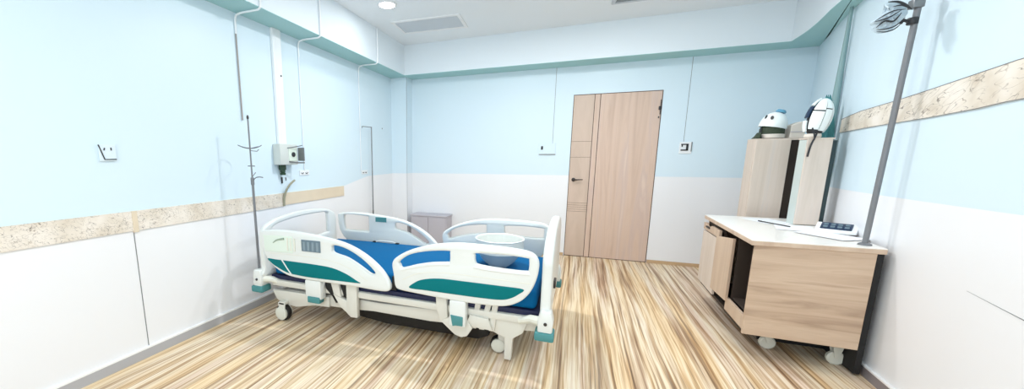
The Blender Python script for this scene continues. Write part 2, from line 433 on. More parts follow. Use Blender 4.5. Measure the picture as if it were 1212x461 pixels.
# baseboards
w = MB(); w.box((0, YF, 0), (.014, -.2, .062), mi=0); w.box((0, YF, .062), (.016, -.2, .074), mi=1)
struct(w.build('baseboard_left', [M_BASE, M_BASEW], smooth=0, local=True))
w = MB()
for (x0, y0), (x1, y1) in zip(RW, RW[1:]):
    for z0, z1, t, mi in ((0, .06, .014, 0), (.06, .07, .017, 1)):
        w.prism([(x0, y0), (x0-t, y0), (x1-t, y1), (x1, y1)], 2, z0, z1, mi=mi)
struct(w.build('baseboard_right', [mat('mauve_grey_baseboard', (140, 132, 134), .5), M_BASEW], smooth=0, local=True))
w = MB(); w.box((.245, -.012, 0), (DX0-.01, 0, .04)); w.box((DX1+.004, -.012, 0), (4.79, 0, .04))
struct(w.build('baseboard_back', M_BASET, smooth=0, local=True))

# ------------------------------------------------------------------ door
dr = bpy.data.objects.new('door_1', None); COL.objects.link(dr); dr.location = ((DX0+DX1)/2, .02, 0); struct(dr, 'pale rose oak door with grooved grey inlay strip')
g0, g1 = 2.735, 2.80
w = MB(); w.box((g1+.004, .004, .008), (DX1-.006, .045, DH-.006), .002); w.box((g0+.004, .004, .008), (g1-.003, .045, DH-.006), .002)
w.build('door_panel', M_DOOR, dr, smooth=0)
w = MB()
zs = [.008, .612, .64, .668, .696, .725, 1.32, 1.52, DH-.006]
for a, c in zip(zs, zs[1:]): w.box((DX0+.006, .005, a+.002), (g0-.003, .045, c-.001), .001)
w.build('inlay_strip', M_DOORG, dr, smooth=0)
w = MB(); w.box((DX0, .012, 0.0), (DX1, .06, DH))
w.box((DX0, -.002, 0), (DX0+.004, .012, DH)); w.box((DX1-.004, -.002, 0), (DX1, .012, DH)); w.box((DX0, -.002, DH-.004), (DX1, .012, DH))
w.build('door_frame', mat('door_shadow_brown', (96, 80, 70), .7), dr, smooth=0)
w = MB(); w.lathe([(.024, 0), (.024, .008), (.02, .01)], 20, Matrix.Translation((2.548, .005, 1.03)) @ Matrix.Rotation(PI/2, 4, 'X'))
w.tube([(2.548, .0, 1.03), (2.548, -.035, 1.03), (2.56, -.045, 1.03), (2.66, -.045, 1.034)], [.009, .009, .009, .006], 8)
w.prism([(2.535, 1.012), (2.60, 1.03), (2.535, 1.046)], 1, -.012, -.004)
w.build('door_handle', M_NICKEL, dr)
w = MB(); w.box((3.437, -.02, 1.875), (3.462, .004, 1.915), .004); w.tube([(3.455, -.008, 1.82), (3.455, -.008, 1.99)], .004, 8); w.box((3.44, -.008, 1.78), (3.452, .004, 1.80), .002)
w.build('hinge', M_DARK, dr)

# ------------------------------------------------------------------ ceiling fittings
def downlight(name, x, y, label):
    t = empty(name, (x, y, ZC-.012), label, 'ceiling light', 'round recessed downlights')
    MB().lathe([(.075, .012), (.098, .012), (.1, .004), (.094, 0), (.080, 0), (.076, .004)], 32, Matrix.Translation((x, y, ZC-.012)), ring=True).build('trim_ring', M_PVC, t)
    MB().lathe([(.001, .001), (.0755, .001), (.0755, .011), (.001, .011)], 32, Matrix.Translation((x, y, ZC-.012))).build('diffuser', M_LAMP, t)
    return t
M_LAMP, N, L, b_ = new_mat('lamp_diffuser')
b_.inputs['Base Color'].default_value = (1,1,1,1); b_.inputs['Emission Color'].default_value = (1,.99,.97,1); b_.inputs['Emission Strength'].default_value = 25
downlight('downlight', .706, -1.687, 'round glowing downlight in the ceiling near the left beam')

t = empty('access_hatch', (.90, -.98, ZC-.012), 'pale square panel set in the ceiling beside the round downlight', 'ceiling panel')
Mh = Matrix.Translation((.90, -.98, 0)) @ Matrix.Rotation(.06, 4, 'Z')
w = MB()
for a, c in (((-.40, -.22), (.40, -.185)), ((-.40, .185), (.40, .22)), ((-.40, -.185), (-.365, .185)), ((.365, -.185), (.40, .185))):
    w.box((a[0], a[1], ZC-.012), (c[0], c[1], ZC+.002), .002, Mh)
w.build('frame', M_VENTF, t, smooth=0)
MB().box((-.362, -.182, ZC-.006), (.362, .182, ZC+.002), 0, Mh).build('panel', M_VENT, t, smooth=0)

t = empty('ceiling_vent', (3.0, -.98, ZC-.015), 'narrow grey vent at the top edge above the door', 'vent')
w = MB(); w.box((2.80, -1.10, ZC-.015), (3.75, -1.06, ZC+.001), .003); w.box((2.80, -.885, ZC-.015), (3.75, -.855, ZC+.001), .003)
w.box((2.80, -1.06, ZC-.015), (2.83, -.885, ZC+.001), .003); w.box((3.72, -1.06, ZC-.015), (3.75, -.885, ZC+.001), .003)
w.build('frame', M_VENT, t, smooth=0)
w = MB()
for k in range(5): w.box((2.84, -1.05+.034*k, ZC-.009), (3.71, -1.028+.034*k, ZC+.001))
w.build('grille', M_SLOT, t, smooth=0)

# ------------------------------------------------------------------ left wall fittings
R_ = .008
M_CABLE = mat('taupe_cable', (158, 150, 146), .5)
def conduit(y, zb, label, m):
    t = empty('conduit', (.0, y, zb), label, 'conduit', 'thin wall conduits')
    pts = smooth_open([(.267+R_+.002, y, ZC-.002), (.277, y, ZS+.05), (.262, y, ZS-.008), (.20, y, ZS-.014), (.06, y, ZS-.016), (.014, y, ZS-.045), (.010, y, ZS-.16)], 6)
    MB().tube(pts, R_, 8).build('elbow', M_PVC, t)
    MB().tube([(.008, y, ZS-.15), (.008, y, zb)], .0055, 8).build('cable', m, t)
conduit(-2.965, 1.62, 'thin white conduit curving off the beam above the bed drip pole', M_CABLE)
conduit(-2.22, 1.19, 'thin white conduit curving off the beam just right of the wide trunking', M_PVC)
conduit(-1.11, 1.14, 'thin white conduit running down the wall nearest the back corner', M_PVC)
for y, z, lab in ((-2.22, 1.16, 'tiny double socket below the conduit right of the grey service box'), (-1.02, 1.125, 'tiny double socket near the back corner of the left wall')):
    t = empty('wall_socket', (.004, y, z), lab, 'socket', 'tiny sockets on the left wall')
    MB().box((0, y-.075, z-.02), (.008, y+.075, z+.03), .002).build('plate', M_PVC, t, smooth=0)
    for d in (-.035, .03): MB().tube([(.009, y+d-.018, z+.004), (.010, y+d, z-.006), (.009, y+d+.016, z+.006)], .004, 6).build('outlet', M_DARK, t)
# wide trunking
t = MB().box((0, -2.582, 1.44), (.028, -2.478, ZS-.0), .004).box((.0275, -2.552, 1.44), (.0295, -2.550, ZS)).build('cable_trunking', M_PVC, smooth=0)
tag(t, 'wide white vertical trunking running down into the grey service box', 'trunking')
tag(MB().lathe([(.001, 0), (.008, 0), (.008, .004), (.001, .006)], 12, Matrix.Translation((.0285, -2.505, 2.05)) @ Matrix.Rotation(PI/2, 4, 'Y')).build('screw_cap', M_DARK), 'small dark screw cap on the wide white trunking', 'screw cap')
# service box
t = empty('service_box', (.04, -2.515, 1.25), 'pale grey wall box with open flap at foot of the wide trunking', 'wall box')
MB().box((0, -2.64, 1.25), (.085, -2.40, 1.44), .008).build('body', M_BOX, t)
w = MB(); w.box((.083, -2.53, 1.285), (.091, -2.42, 1.40), .003); w.build('recess', M_PALEG, t, smooth=0)
MB().lathe([(.001, 0), (.022, 0), (.022, .01), (.001, .012)], 16, Matrix.Translation((.09, -2.475, 1.345)) @ Matrix.Rotation(PI/2, 4, 'Y')).build('outlet', M_DARK, t)
w = MB(); w.box((.088, -2.405, 1.285), (.16, -2.395, 1.41), .002); w.tube([(.088, -2.545, 1.405), (.10, -2.50, 1.41), (.14, -2.40, 1.43)], .004, 6); w.tube([(.09, -2.53, 1.278), (.11, -2.46, 1.268), (.15, -2.39, 1.268)], .006, 6)
w.build('flap', M_METAL, t)
t = empty('gas_plug', (.03, -2.56, 1.155), 'dark green plug hanging under the grey service box', 'plug')
MB().box((.01, -2.592, 1.20), (.05, -2.53, 1.25), .008).build('body', M_DGREEN, t)
MB().lathe([(.024, 0), (.026, .018), (.018, .022), (.024, .03), (.022, .047)], 16, Matrix.Translation((.03, -2.56, 1.155))).build('collar', M_DGREEN, t)
pts = smooth_open([(.016, -2.555, .86), (.024, -2.553, .95), (.05, -2.535, 1.03), (.06, -2.49, 1.075), (.05, -2.43, 1.10)], 6)
tag(MB().tube(pts, .010, 10).build('hose', M_HOSE), 'short curved olive hose rising from the sand border below the plug', 'hose')
t = empty('hook', (.01, -2.52, 1.06), 'small dark clip on the wall just above the curved olive hose', 'hook')
w = MB(); w.box((0, -2.56, 1.075), (.012, -2.545, 1.135), .003); w.build('clip', M_DARK, t, smooth=0)
MB().box((0, -2.50, 1.10), (.008, -2.492, 1.13)).build('clip', M_METAL, t, smooth=0)
# socket far left
t = empty('wall_socket', (.006, -3.99, 1.34), 'pale double socket with dark lower edge alone on the blue wall at far left', 'socket')
MB().box((0, -4.035, 1.295), (.012, -3.945, 1.392), .003).build('plate', mat('pale_blue_plate', (220, 234, 242), .4), t, smooth=0)
w = MB(); w.tube([(.012, -4.036, 1.39), (.014, -4.012, 1.305), (.014, -3.95, 1.306)], .0035, 6); w.build('lower_edge', M_DARK, t)
MB().tube([(.013, -4.006, 1.372), (.013, -4.010, 1.358)], .0035, 6).build('outlet', M_DARK, t); MB().tube([(.013, -3.972, 1.374), (.013, -3.972, 1.358)], .0035, 6).build('outlet', M_DARK, t)
# back wall switch / socket
t = empty('light_switch', (2.20, -.006, 1.36), 'white switch plate left of the wooden door', 'switch')
MB().box((2.095, -.010, 1.362), (2.305, 0, 1.50), .003).build('plate', M_BLUE, t, smooth=0)
MB().box((2.095, -.0125, 1.352), (2.305, 0, 1.362)).build('lower_edge', M_METAL, t, smooth=0)
MB().box((2.12, -.018, 1.42), (2.145, -.006, 1.465), .003).build('rocker', M_DARK, t, smooth=0)
t = empty('wall_socket', (3.76, -.006, 1.37), 'white socket with dark bracket right of the wooden door', 'socket')
MB().box((3.69, -.010, 1.36), (3.815, 0, 1.495), .003).build('plate', M_PVC, t, smooth=0)
w = MB(); w.box((3.705, -.016, 1.462), (3.775, -.008, 1.474)); w.box((3.705, -.016, 1.395), (3.775, -.008, 1.409)); w.box((3.757, -.016, 1.395), (3.779, -.008, 1.474)); w.box((3.71, -.016, 1.44), (3.722, -.008, 1.462))
w.build('bracket', M_DARK, t, smooth=0)
MB().box((3.806, -.013, 1.385), (3.815, -.009, 1.495)).build('cover_edge', M_METAL, t, smooth=0)
# slim pole by the back corner
t = empty('drip_stand', (.07, -.93, 0), 'slim grey pole with short crossbar near the back left corner', 'pole')
MB().tube([(.07, -.93, .008), (.07, -.93, .62)], .011, 8).build('lower_tube', M_METAL, t)
MB().tube([(.07, -.93, .62), (.07, -.93, 1.70)], .008, 8).build('upper_tube', M_METAL, t)
MB().tube([(.07, -1.16, 1.70), (.07, -.92, 1.705)], .005, 6).tube([(.07, -1.16, 1.70), (.07, -1.16, 1.68)], .005, 6).build('crossbar', M_METAL, t)
MB().lathe([(.001, 0), (.06, 0), (.055, .014), (.014, .02), (.001, .02)], 20, Matrix.Translation((.07, -.93, 0))).build('base', M_METAL, t)
tag(MB().lathe([(.001, 0), (.008, 0), (.008, .004), (.001, .006)], 12, Matrix.Translation((0, -.50, 1.72)) @ Matrix.Rotation(PI/2, 4, 'Y')).build('screw_cap', M_DARK), 'small dark screw cap beside the crossbar of the slim pole', 'screw cap')

# ------------------------------------------------------------------ low grey cabinet at the back wall
t = empty('low_cabinet', (.60, -.14, 0), 'low grey lilac cabinet against the back wall behind the bed', 'cabinet')
MB().box((.33, -.26, .05), (.89, -.015, .465), .004).box((.36, -.24, 0), (.86, -.03, .05)).build('body', M_GREYP, t, smooth=0)
MB().box((.32, -.27, .465), (.90, -.015, .487), .004).build('top', M_GREYP, t, smooth=0)
w = MB(); w.box((.345, -.272, .07), (.607, -.26, .455), .002); w.build('door', M_GREYP, t, smooth=0)
w = MB(); w.box((.613, -.272, .07), (.875, -.26, .455), .002); w.build('door', M_GREYP, t, smooth=0)

# ------------------------------------------------------------------ hospital bed
BY0, BY1 = -3.15, -2.10        # near and far rail planes
bed = empty('hospital_bed', (1.36, -2.62, 0), 'white hospital bed with teal panelled side rails and blue mattress', 'bed')

def rail_head(y, near):
    sg = -1 if near else 1
    outer = smooth_closed([(.335,.748),(.45,.765),(.60,.767),(.82,.752),(1.01,.728),(1.15,.69),(1.28,.625),(1.385,.54),(1.44,.455),(1.435,.405),(1.36,.392),(1.15,.398),(.90,.398),(.66,.402),(.54,.418),(.43,.468),(.365,.53),(.33,.60),(.318,.70)], 5)
    op2 = smooth_closed([(.985,.688),(1.06,.683),(1.15,.652),(1.245,.598),(1.325,.528),(1.312,.508),(1.28,.512),(1.20,.558),(1.10,.606),(.99,.632),(.975,.66)], 4)
    holes = [op2]
    pale = [(.36,.72),(.60,.727),(.625,.715),(.625,.607),(.60,.598),(.38,.592),(.352,.605),(.35,.70)]
    if not near: holes.append(smooth_closed([(.40,.735),(.52,.742),(.66,.735),(.68,.72),(.68,.60),(.66,.585),(.44,.585),(.40,.60),(.39,.66)], 4))
    if not near: pale = None
    r = plate('head_side_rail', outer, holes, .045, .014, M_BEDW, bed, XZ(y))
    f = y+sg*.0225
    # teal inlay, split by a white rib
    tl = smooth_closed([(.372,.533),(.45,.533),(.60,.532),(.80,.530),(.97,.521),(1.09,.490),(1.18,.448),(1.205,.432),(1.05,.428),(.80,.424),(.66,.428),(.56,.438),(.46,.474),(.41,.50)], 4)
    a = plate('teal_inlay', tl, [], .006, .002, M_TEAL, r, XZ(f))
    a['label'] = 'teal inset panel'
    cr = MB().tube([(x, f+sg*.002, z) for x, z in ((.515,.536),(.535,.51),(.565,.47),(.60,.428))], .006, 6).build('inlay_rib', M_BEDW, r)
    # groove line above inlay
    gl = MB().tube([(x, f, z) for x, z in smooth_open([Vector((.40,.58)), Vector((.70,.585)), Vector((.98,.572)), Vector((1.15,.52)), Vector((1.27,.455))], 5)], .0022, 5).build('groove', M_BEDC, r)
    cp = MB().box((.712, min(f,f+sg*.007), .624), (.882, max(f,f+sg*.007), .712), .003).build('control_panel', M_PANELG, r, smooth=0)
    w = MB()
    for k in range(4): w.box((.728+.04*k, min(f+sg*.006,f+sg*.010), .632), (.748+.04*k, max(f+sg*.006,f+sg*.010), .70), .002)
    w.build('button_strip', mat('slate_buttons', (132,150,160), .5) if near else M_PANELG, cp, smooth=0)
    if near:
        gp = plate('gauge_panel', smooth_closed(pale, 3), [], .006, .002, M_PALEG, r, XZ(f))
        gp['label'] = 'pale green angle gauge panel'
        MB().tube([(x, f+sg*.004, z) for x, z in smooth_open([Vector((.44,.665)), Vector((.48,.69)), Vector((.55,.705))], 5)], [.003+.0006*k for k in range(11)], 6).build('gauge_needle', mat('sage_needle', (150,168,150), .5), gp)
        w = MB()
        for x in (.575, .605, .64): w.box((x, f-.008, .615), (x+.012, f-.001, .715), .002)
        w.build('gauge_bars', M_BEDC, gp, smooth=0)
    if not near:
        lp = MB().box((.765, f-.052, .688), (.885, f-.045, .735), .002).build('label_plate', M_TEALD, r, smooth=0)
    return r

def rail_foot(y, near):
    sg = -1 if near else 1
    outer = smooth_closed([(1.462,.605),(1.50,.655),(1.60,.71),(1.75,.758),(1.92,.784),(2.10,.785),(2.28,.778),(2.375,.762),(2.415,.72),(2.418,.65),(2.40,.57),(2.365,.50),(2.31,.445),(2.22,.408),(2.05,.398),(1.85,.402),(1.65,.412),(1.52,.422),(1.483,.445),(1.472,.52)], 5)
    op1 = smooth_closed([(1.515,.622),(1.59,.676),(1.72,.712),(1.86,.727),(1.872,.715),(1.872,.662),(1.86,.652),(1.75,.638),(1.64,.612),(1.54,.58),(1.52,.60)], 4)
    op2 = smooth_closed([(2.045,.728),(2.20,.734),(2.345,.727),(2.362,.715),(2.362,.66),(2.345,.645),(2.20,.646),(2.065,.656),(2.04,.67),(2.036,.71)], 4)
    r = plate('foot_side_rail', outer, [op1, op2], .045, .014, M_BEDW, bed, XZ(y))
    f = y+sg*.0225
    tl = smooth_closed([(1.592,.449),(1.63,.49),(1.69,.519),(1.80,.539),(1.95,.541),(2.20,.540),(2.338,.536),(2.31,.50),(2.27,.472),(2.21,.452),(2.08,.446),(1.90,.446),(1.72,.447)], 4)
    plate('teal_inlay', tl, [], .006, .002, M_TEAL, r, XZ(f))['label'] = 'teal inset panel'
    gl = MB().tube([(x, f, z) for x, z in smooth_open([Vector((1.54,.50)), Vector((1.66,.558)), Vector((1.84,.582)), Vector((2.10,.58)), Vector((2.38,.575))], 5)], .0022, 5).build('groove', M_BEDC, r)
    # hand grips: rounded lips under the openings
    MB().tube([(x, y+sg*.012, z) for x, z in smooth_open([Vector((1.53,.566)), Vector((1.64,.598)), Vector((1.75,.624)), Vector((1.875,.638))], 5)], .014, 8).build('grip_lip', M_BEDW, r)
    MB().tube([(x, y+sg*.012, z) for x, z in ((2.03,.640),(2.10,.632),(2.24,.628),(2.37,.630))], .014, 8).build('grip_lip', M_BEDW, r)
    return r
for y, near in ((BY0, True), (BY1, False)):
    rail_head(y, near); rail_foot(y, near)

# head and foot boards
hb = smooth_closed([(-3.13,.44),(-3.13,.60),(-3.12,.735),(-3.04,.79),(-2.90,.823),(-2.62,.842),(-2.34,.823),(-2.20,.79),(-2.12,.735),(-2.11,.60),(-2.11,.44),(-2.12,.36),(-2.62,.35),(-3.12,.36)], 5)
op = smooth_closed([(-3.0,.755),(-2.83,.785),(-2.62,.795),(-2.36,.788),(-2.26,.775),(-2.245,.74),(-2.245,.60),(-2.27,.575),(-2.60,.57),(-2.95,.575),(-3.03,.59),(-3.045,.66)], 4)
plate('headboard', hb, [op], .045, .014, M_BEDW, bed, YZ(.272))
fb = smooth_closed([(-3.16,.42),(-3.155,.60),(-3.15,.735),(-3.06,.82),(-2.90,.865),(-2.62,.885),(-2.34,.872),(-2.20,.835),(-2.10,.76),(-2.09,.60),(-2.09,.42),(-2.12,.35),(-2.62,.34),(-3.14,.35)], 5)
r = plate('footboard', fb, [], .06, .018, M_BEDW, bed, YZ(2.468))
w = MB(); w.box((2.497, -2.98, .50), (2.512, -2.90, .55), .003); w.build('latch', M_NICKEL, r)

# mattress and deck
mt = MB().box((.33, -3.07, .372), (2.41, -2.15, .495), .03, seg=3).build('mattress', M_BLUEM, bed)
w = MB(); w.tube([(.79, -2.185, .497), (.83, -2.185, .512), (.98, -2.185, .512), (1.02, -2.185, .497)], .006, 8); w.build('mattress_handle', M_BEDW, mt)
MB().box((.765, -2.20, .49), (.80, -2.17, .505), .004).build('handle_cap', M_BLACK, mt); MB().box((1.01, -2.20, .49), (1.045, -2.17, .505), .004).build('handle_cap', M_BLACK, mt)
MB().box((.30, -3.075, .29), (2.43, -2.145, .37), .01).build('deck', M_NAVY, bed)
# gap hinge between near rails
MB().prism([(1.435,.40),(1.475,.40),(1.465,.45),(1.46,.50),(1.445,.50),(1.443,.45)], 1, -3.135, -3.10).build('hinge_block', M_BLACK, bed)

# undercarriage: long frame beams, cross beams, lift columns
for y in (-3.03, -2.22):
    w = MB(); w.prism([(.42,.245),(1.10,.262),(1.30,.255),(1.75,.272),(2.15,.285),(2.42,.292),(2.42,.228),(2.15,.205),(1.90,.19),(1.70,.178),(1.25,.182),(1.05,.168),(.60,.158),(.42,.175)], 1, y-.03, y+.03, .008)
    w.build('frame_beam', M_FRAME, bed)
for x in (.46, 2.25):
    MB().box((x-.045, -3.0, .17), (x+.045, -2.25, .235), .01).build('cross_beam', M_FRAME, bed)
for x in (.80, 1.95):
    MB().box((x-.10, -2.74, .14), (x+.10, -2.50, .30), .015).build('lift_column', M_FRAME, bed)
w = MB(); w.prism([(.92,.285),(2.10,.285),(2.10,.10),(2.02,.06),(1.30,.055),(1.05,.08),(.92,.15)], 1, -2.97, -2.28, .015); w.build('shade_box', M_BLACK, bed)  # added black mass: darkens the floor and stands for the shade under the bed
# top side tube under the rails
for y in (-3.085, -2.15):
    MB().box((.33, y-.018, .285), (2.44, y+.018, .335), .008).build('side_tube', M_BEDW if False else M_FRAME, bed)

# rail brackets near side
w = MB()
w.prism([(1.06,.395),(1.148,.395),(1.148,.142),(1.095,.138),(1.06,.165)], 1, -3.13, -3.09, .004); w.prism([(.94,.30),(1.062,.26),(1.062,.164),(1.0,.205)], 1, -3.125, -3.095, .003); w.prism([(.92,.395),(.985,.395),(1.01,.28),(.945,.30)], 1, -3.125, -3.095, .003)
w.build('rail_bracket', M_FRAME, bed)
MB().prism([(.865,.385),(.915,.39),(.955,.29),(.985,.235),(.955,.225),(.92,.28),(.87,.33)], 1, -3.115, -3.09, .003).build('bracket_link', M_BLACK, bed); MB().prism([(.99,.39),(1.055,.39),(1.055,.27),(1.02,.285)], 1, -3.105, -3.085, .003).build('bracket_link', M_BLACK, bed)
b_ = MB().box((.715, -3.17, .25), (.862, -3.10, .40), .014).build('rail_hinge_box', M_BEDW, bed)
MB().box((.74, -3.178, .222), (.85, -3.115, .272), .006).build('release_button', M_TEALD, b_)
w = MB()
w.prism([(1.765,.40),(1.84,.40),(1.85,.26),(1.80,.225),(1.77,.31)], 1, -3.13, -3.085, .004)
w.prism([(1.80,.23),(1.855,.262),(1.985,.262),(2.02,.21),(1.985,.15),(1.945,.135),(1.90,.148)], 1, -3.13, -3.085, .004)
w.prism([(1.985,.258),(2.018,.22),(2.15,.215),(2.12,.29),(2.0,.30)], 1, -3.125, -3.09, .003)
w.build('rail_bracket', M_FRAME, bed)
b_ = MB().box((1.872, -3.175, .225), (1.985, -3.10, .405), .014).build('rail_hinge_box', M_BEDW, bed)
MB().prism([(1.885,.305),(1.968,.30),(1.968,.238),(1.92,.236),(1.90,.23)], 1, -3.182, -3.168, .003).build('release_button', M_TEALD, b_)
w = MB()
for x0, x1 in ((2.05, 2.02), (2.12, 2.075), (2.16, 2.14)):
    w.prism([(x0-.018,.395),(x0+.018,.395),(x1+.018,.20),(x1-.018,.20)], 1, -3.10, -3.07, .003)
w.build('linkage', M_FRAME, bed)
# far side brackets (same design, one plate each)
for x0 in (.86, 1.86):
    MB().prism([(x0,.395),(x0+.22,.395),(x0+.22,.16),(x0+.12,.15),(x0+.02,.28)], 1, -2.16, -2.12, .005).build('rail_bracket', M_FRAME, bed)

# corner legs, each with a caster
def caster(x, y, wheel_r=.062, dx=0):
    c = empty('x', (0,0,0), '', '') if False else None
    f = MB(); f.prism([(x-.035,.16),(x+.035,.16),(x+.028,.10),(x+.03+dx,.055),(x-.005+dx,.045),(x-.03,.10)], 1, y-.036, y-.028, .002)
    f.prism([(x-.035,.16),(x+.035,.16),(x+.028,.10),(x+.03+dx,.055),(x-.005+dx,.045),(x-.03,.10)], 1, y+.028, y+.036, .002)
    f.box((x-.03, y-.036, .140), (x+.03, y+.036, .168), .006)
    f = f.build('caster_fork', M_FRAME, bed)
    T = Matrix.Translation((x+dx, y, wheel_r)) @ Matrix.Rotation(PI/2, 4, 'X')
    wh = MB().lathe([(wheel_r*.68, -.022), (wheel_r*.9, -.024), (wheel_r, -.014), (wheel_r, .014), (wheel_r*.9, .024), (wheel_r*.68, .022)], 28, T).build('caster_wheel', M_BLACK, f)
    MB().lathe([(.001, -.030), (wheel_r*.4, -.030), (wheel_r*.70, -.025), (wheel_r*.70, .025), (wheel_r*.4, .030), (.001, .030)], 28, T).build('wheel_hub', M_STICK, wh) if False else None
    h = MB().lathe([(.001, -.046), (wheel_r*.5, -.046), (wheel_r*.80, -.040), (wheel_r*.80, .040), (wheel_r*.5, .046), (.001, .046)], 28, T).build('wheel_hub', M_STICK, f)
    return f
def legplate(x, y, foot):
    if foot: pts = [(x-.20,.30),(x-.15,.21),(x-.07,.178),(x-.028,.165),(x-.026,.012),(x+.02,.012),(x+.026,.165),(x+.085,.21),(x+.12,.30)]
    else: pts = [(x-.14,.24),(x-.10,.165),(x-.035,.13),(x+.10,.12),(x+.28,.16),(x+.42,.165),(x+.42,.25)]
    return MB().prism(pts, 1, y-.025, y+.025, .008).build('leg', M_FRAME, bed)
for y in (-3.06, -2.19):
    legplate(.45, y, False); legplate(2.25, y, True)
caster(.445, -3.10, .068, -.01); caster(2.20, -2.965, .058, -.03)
caster(.445, -2.14, .068, -.01); caster(2.20, -2.285, .058, -.03)

# corner bumpers: white posts with teal feet
for x, y in ((.245, -3.13), (2.475, -3.15), (.245, -2.12), (2.475, -2.10)):
    b_ = MB().prism([(x-.045,.285),(x+.04,.285),(x+.045,.36),(x+.03,.42),(x-.03,.425),(x-.045,.37)], 1, y-.045, y+.045, .012).build('bumper_post', M_BEDW, bed)
    MB().box((x-.06, y-.055, .235), (x+.052, y+.055, .29), .012).build('bumper_foot', M_TEALD, b_)
    s = 1 if x < 1 else -1
    MB().tube([(x+s*.03, y, .34), (x+s*.09, y+(.03 if y < -2.6 else -.03), .335), (x+s*.16, y+(.06 if y < -2.6 else -.06), .30)], [.03, .026, .022], 10).build('bumper_arm', M_BEDC, b_)
    MB().lathe([(.001, 0), (.010, 0), (.010, .006), (.001, .007)], 12, Matrix.Translation((x, y-.045, .345)) @ Matrix.Rotation(PI/2, 4, 'X')).build('bolt_head', M_NICKEL, b_)

# washing basin on the mattress
t = empty('basin', (2.075, -2.56, .497), 'white round basin sitting on the blue mattress near the footboard', 'basin')
prof = [(.03, 0), (.075, 0), (.08, .006), (.12, .04), (.165, .105), (.180, .115), (.180, .205), (.186, .212), (.180, .216), (.172, .21), (.170, .12), (.155, .105), (.10, .045), (.03, .02), (.001, .018)]
MB().lathe([(.001, 0)]+prof, 40, Matrix.Translation((2.075, -2.56, .497))).build('bowl', M_BEDW, t)

# drip pole in the bed's corner socket
t = empty('drip_pole', (.20, -3.10, .40), 'slim grey drip pole with hooks standing at the near head corner of the bed', 'drip pole')
PX, PY = .197, -3.095
MB().tube([(PX, PY, .395), (PX, PY, 1.13)], .010, 10).build('lower_tube', M_POLE, t)
MB().tube([(PX, PY, 1.13), (PX, PY, 1.64)], .006, 10).build('upper_tube', M_POLE, t)
w = MB(); pts = [(PX+.085*math.cos(a), PY+.085*math.sin(a), 1.40+.012*math.sin(2*a)) for a in [PI*.15+2*PI*.8*k/20 for k in range(21)]]
w.tube(pts, .0035, 6); w.tube([(PX, PY, 1.385), (PX+.085, PY, 1.40)], .0035, 6); w.tube([(PX, PY, 1.37), (PX+.05, PY+.02, 1.365), (PX+.06, PY+.03, 1.38)], .003, 6)
w.build('bottle_ring', M_POLE, t)
w = MB(); w.tube(smooth_open([(PX, PY, 1.12), (PX+.03, PY, 1.155), (PX+.07, PY, 1.165), (PX+.11, PY, 1.162)], 4), .004, 6); w.tube([(PX, PY, 1.165), (PX+.04, PY, 1.20)], .003, 6)
w.build('hook', M_POLE, t)
MB().tube([(PX-.035, PY, 1.25), (PX+.035, PY, 1.25)], .004, 6).build('crossbar', M_POLE, t)
MB().lathe([(.012, 0), (.014, .01), (.014, .05), (.012, .06)], 12, Matrix.Translation((PX, PY, 1.10))).build('collar', M_POLE, t)
MB().lathe([(.006, 0), (.009, .006), (.009, .02), (.006, .026)], 12, Matrix.Translation((PX, PY, 1.61))).build('collar', M_NICKEL, t)

# ------------------------------------------------------------------ right side: cabinet
RZ = -.035
cab = empty('storage_cabinet', (3.67, -2.44, 0), 'light oak rolling cabinet with white top along the right wall', 'cabinet', rz=RZ)
CWD, CLN = .56, 1.18           # local x: from the room to the wall, local y: along the wall
def cp(mb, name, m, parent=cab, smooth=0): return mb.build(name, m, parent, smooth, local=True)
cp(MB().box((.0, .0, .165), (CWD, .022, .765), .002), 'side_panel', M_CABW)
cp(MB().box((.02, CLN-.022, .165), (CWD, CLN, .765), .002), 'side_panel', M_CABV)
cp(MB().box((.012, .022, .165), (CWD, CLN-.022, .19)), 'bottom_panel', M_DKBROWN)  # coloured dark for the shade under the cabinet
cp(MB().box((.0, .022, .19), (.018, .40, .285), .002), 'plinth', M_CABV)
cp(MB().box((CWD, .0, .012), (CWD+.03, CLN, .765), .003), 'gap_shade_panel', M_BLACKP)  # black slab stands for the deep shade between cabinet and wall
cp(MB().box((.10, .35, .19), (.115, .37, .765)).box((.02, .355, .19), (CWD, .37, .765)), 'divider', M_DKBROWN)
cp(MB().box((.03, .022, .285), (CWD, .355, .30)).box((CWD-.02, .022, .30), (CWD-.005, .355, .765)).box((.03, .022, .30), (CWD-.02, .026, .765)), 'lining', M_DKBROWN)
cp(MB().prism([(-.022, -.012), (CWD+.033, -.012), (CWD+.10, CLN+.012), (-.012, CLN+.012)], 2, .765, .794, .004), 'top', M_CABV)
tp = cp(MB().prism([(-.020, -.010), (CWD+.032, -.010), (CWD+.099, CLN+.011), (-.010, CLN+.011)], 2, .793, .80, .002), 'top_surface', M_LITE)
